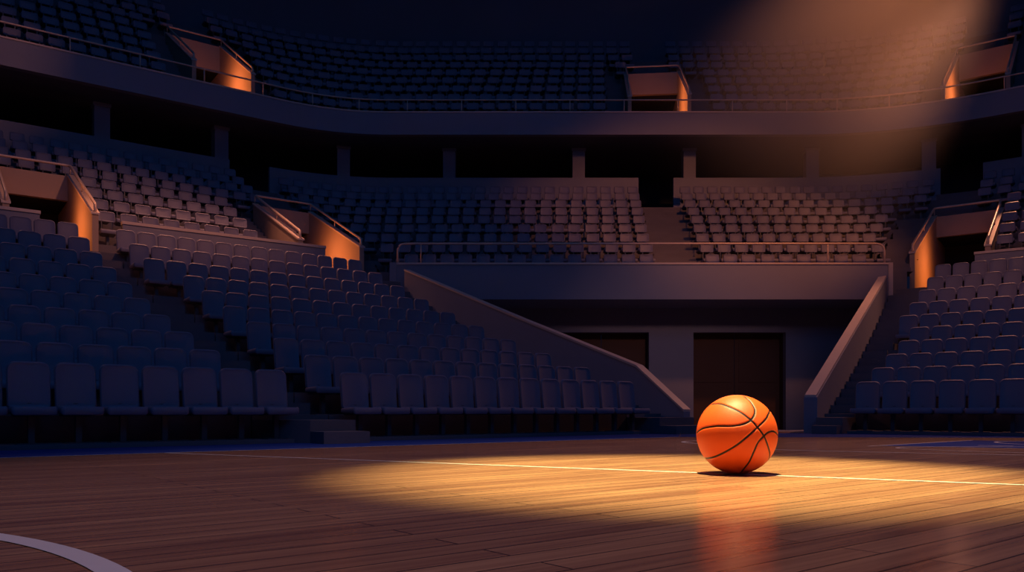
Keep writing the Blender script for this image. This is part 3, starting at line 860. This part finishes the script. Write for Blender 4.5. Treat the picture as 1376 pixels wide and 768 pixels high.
light('SPOT', 'rim_spot', (20, 32, 12), (16, 26, 5), 1800, WARM, spot_size=rad(32), spot_blend=0.8, shadow_soft_size=0.2)  # added behind the right low wall to brighten its coping
for key, e in (('P1', 230), ('P2', 220), ('P3', 270), ('U1', 340), ('U2', 340), ('U3', 400)):
    P = PORT[key]; F = P['F']; lit_right = key not in ('P3', 'U3')
    a, b_ = (P['a0']+0.12, P['a1']) if lit_right else (P['a1']-0.12, P['a0'])
    n = P['nf']+(P['nb']-P['nf'])*0.42
    light('SPOT', 'passage_lamp', F.p(a, n, P['fl']+1.0), F.p(b_, n-0.1, P['fl']+0.95), e, (1.0, 0.25, 0.035), spot_size=rad(125), spot_blend=1.0, shadow_soft_size=0.12)
    light('POINT', 'passage_lamp', F.p((P['a0']+P['a1'])/2, n, P['fl']+1.4), None, 16 if key[0] == 'P' else 34, (1.0, 0.33, 0.18), shadow_soft_size=0.12)

# ------------------------------------------------------------------ smoke haze hanging in the beam, thinning towards the floor
ax = (BEAM1-BEAM0).normalized()
hb = MB(); S = 32; tn = math.tan(rad(23))
D_ = (2.0, 15.0)
for d in D_:
    for k in range(S):
        t_ = 2*math.pi*k/S; hb.v.append((cos(t_)*d*tn, sin(t_)*d*tn, -d))
for k in range(S): hb.f.append((S+k, S+(k+1) % S, (k+1) % S, k)); hb.m.append(0)
hb.f.append(tuple(range(S))); hb.m.append(0); hb.f.append(tuple(reversed(range(S, 2*S)))); hb.m.append(0)
mh = bpy.data.materials.new('thin_smoke'); mh.use_nodes = True
nt = mh.node_tree; N = nt.nodes; L = nt.links; N.remove(N['Principled BSDF'])
vs = N.new('ShaderNodeVolumePrincipled'); vs.inputs['Color'].default_value = (0.95, 0.95, 0.95, 1); vs.inputs['Anisotropy'].default_value = 0.0
def math_(op, a, b=None, clamp=False):
    n = N.new('ShaderNodeMath'); n.operation = op; n.use_clamp = clamp
    for i, v in enumerate((a, b)):
        if v is None: continue
        if isinstance(v, (int, float)): n.inputs[i].default_value = v
        else: L.new(v, n.inputs[i])
    return n.outputs[0]
tc = N.new('ShaderNodeTexCoord'); sx = N.new('ShaderNodeSeparateXYZ'); L.new(tc.outputs['Object'], sx.inputs[0])
X_, Y_, Z_ = sx.outputs
r2 = math_('ADD', math_('MULTIPLY', X_, X_), math_('MULTIPLY', Y_, Y_))
q2 = math_('DIVIDE', r2, math_('MULTIPLY', math_('MULTIPLY', Z_, Z_), tn*tn))
fall = math_('SUBTRACT', 1.0, q2, True)
fall = math_('MULTIPLY', fall, fall)
mr = N.new('ShaderNodeMapRange'); mr.inputs['From Min'].default_value = -14.8; mr.inputs['From Max'].default_value = -10.0
mr.inputs['To Min'].default_value = 0.0; mr.inputs['To Max'].default_value = 0.15
L.new(Z_, mr.inputs['Value'])
nz = N.new('ShaderNodeTexNoise'); nz.inputs['Scale'].default_value = 0.22; nz.inputs['Detail'].default_value = 1; L.new(tc.outputs['Object'], nz.inputs['Vector'])
L.new(math_('MULTIPLY', math_('MULTIPLY', fall, mr.outputs['Result']), math_('ADD', nz.outputs['Fac'], 0.5)), vs.inputs['Density'])
L.new(vs.outputs['Volume'], N['Material Output'].inputs['Volume'])
hz = hb.build('haze', mh); hz.location = BEAM0; hz.rotation_euler = ax.to_track_quat('-Z', 'Y').to_euler()
tag(hz, 'warm smoky haze lit by the spotlight beam slanting down from the upper right', 'haze', kind='stuff')
w = bpy.data.worlds.new('world'); scene.world = w; w.use_nodes = True
w.node_tree.nodes['Background'].inputs['Color'].default_value = (0.002, 0.004, 0.014, 1)

cy = scene.cycles
cy.max_bounces = 5; cy.diffuse_bounces = 3; cy.glossy_bounces = 3; cy.transmission_bounces = 0; cy.volume_bounces = 0
cy.use_adaptive_sampling = True; cy.adaptive_threshold = 0.03
cy.caustics_reflective = False; cy.caustics_refractive = False
cy.volume_step_rate = 2.0
scene.cycles.use_denoising = True
scene.view_settings.view_transform = 'Standard'; scene.view_settings.look = 'None'
scene.view_settings.gamma = 1; scene.view_settings.use_curve_mapping = False
scene.view_settings.exposure = 0.0
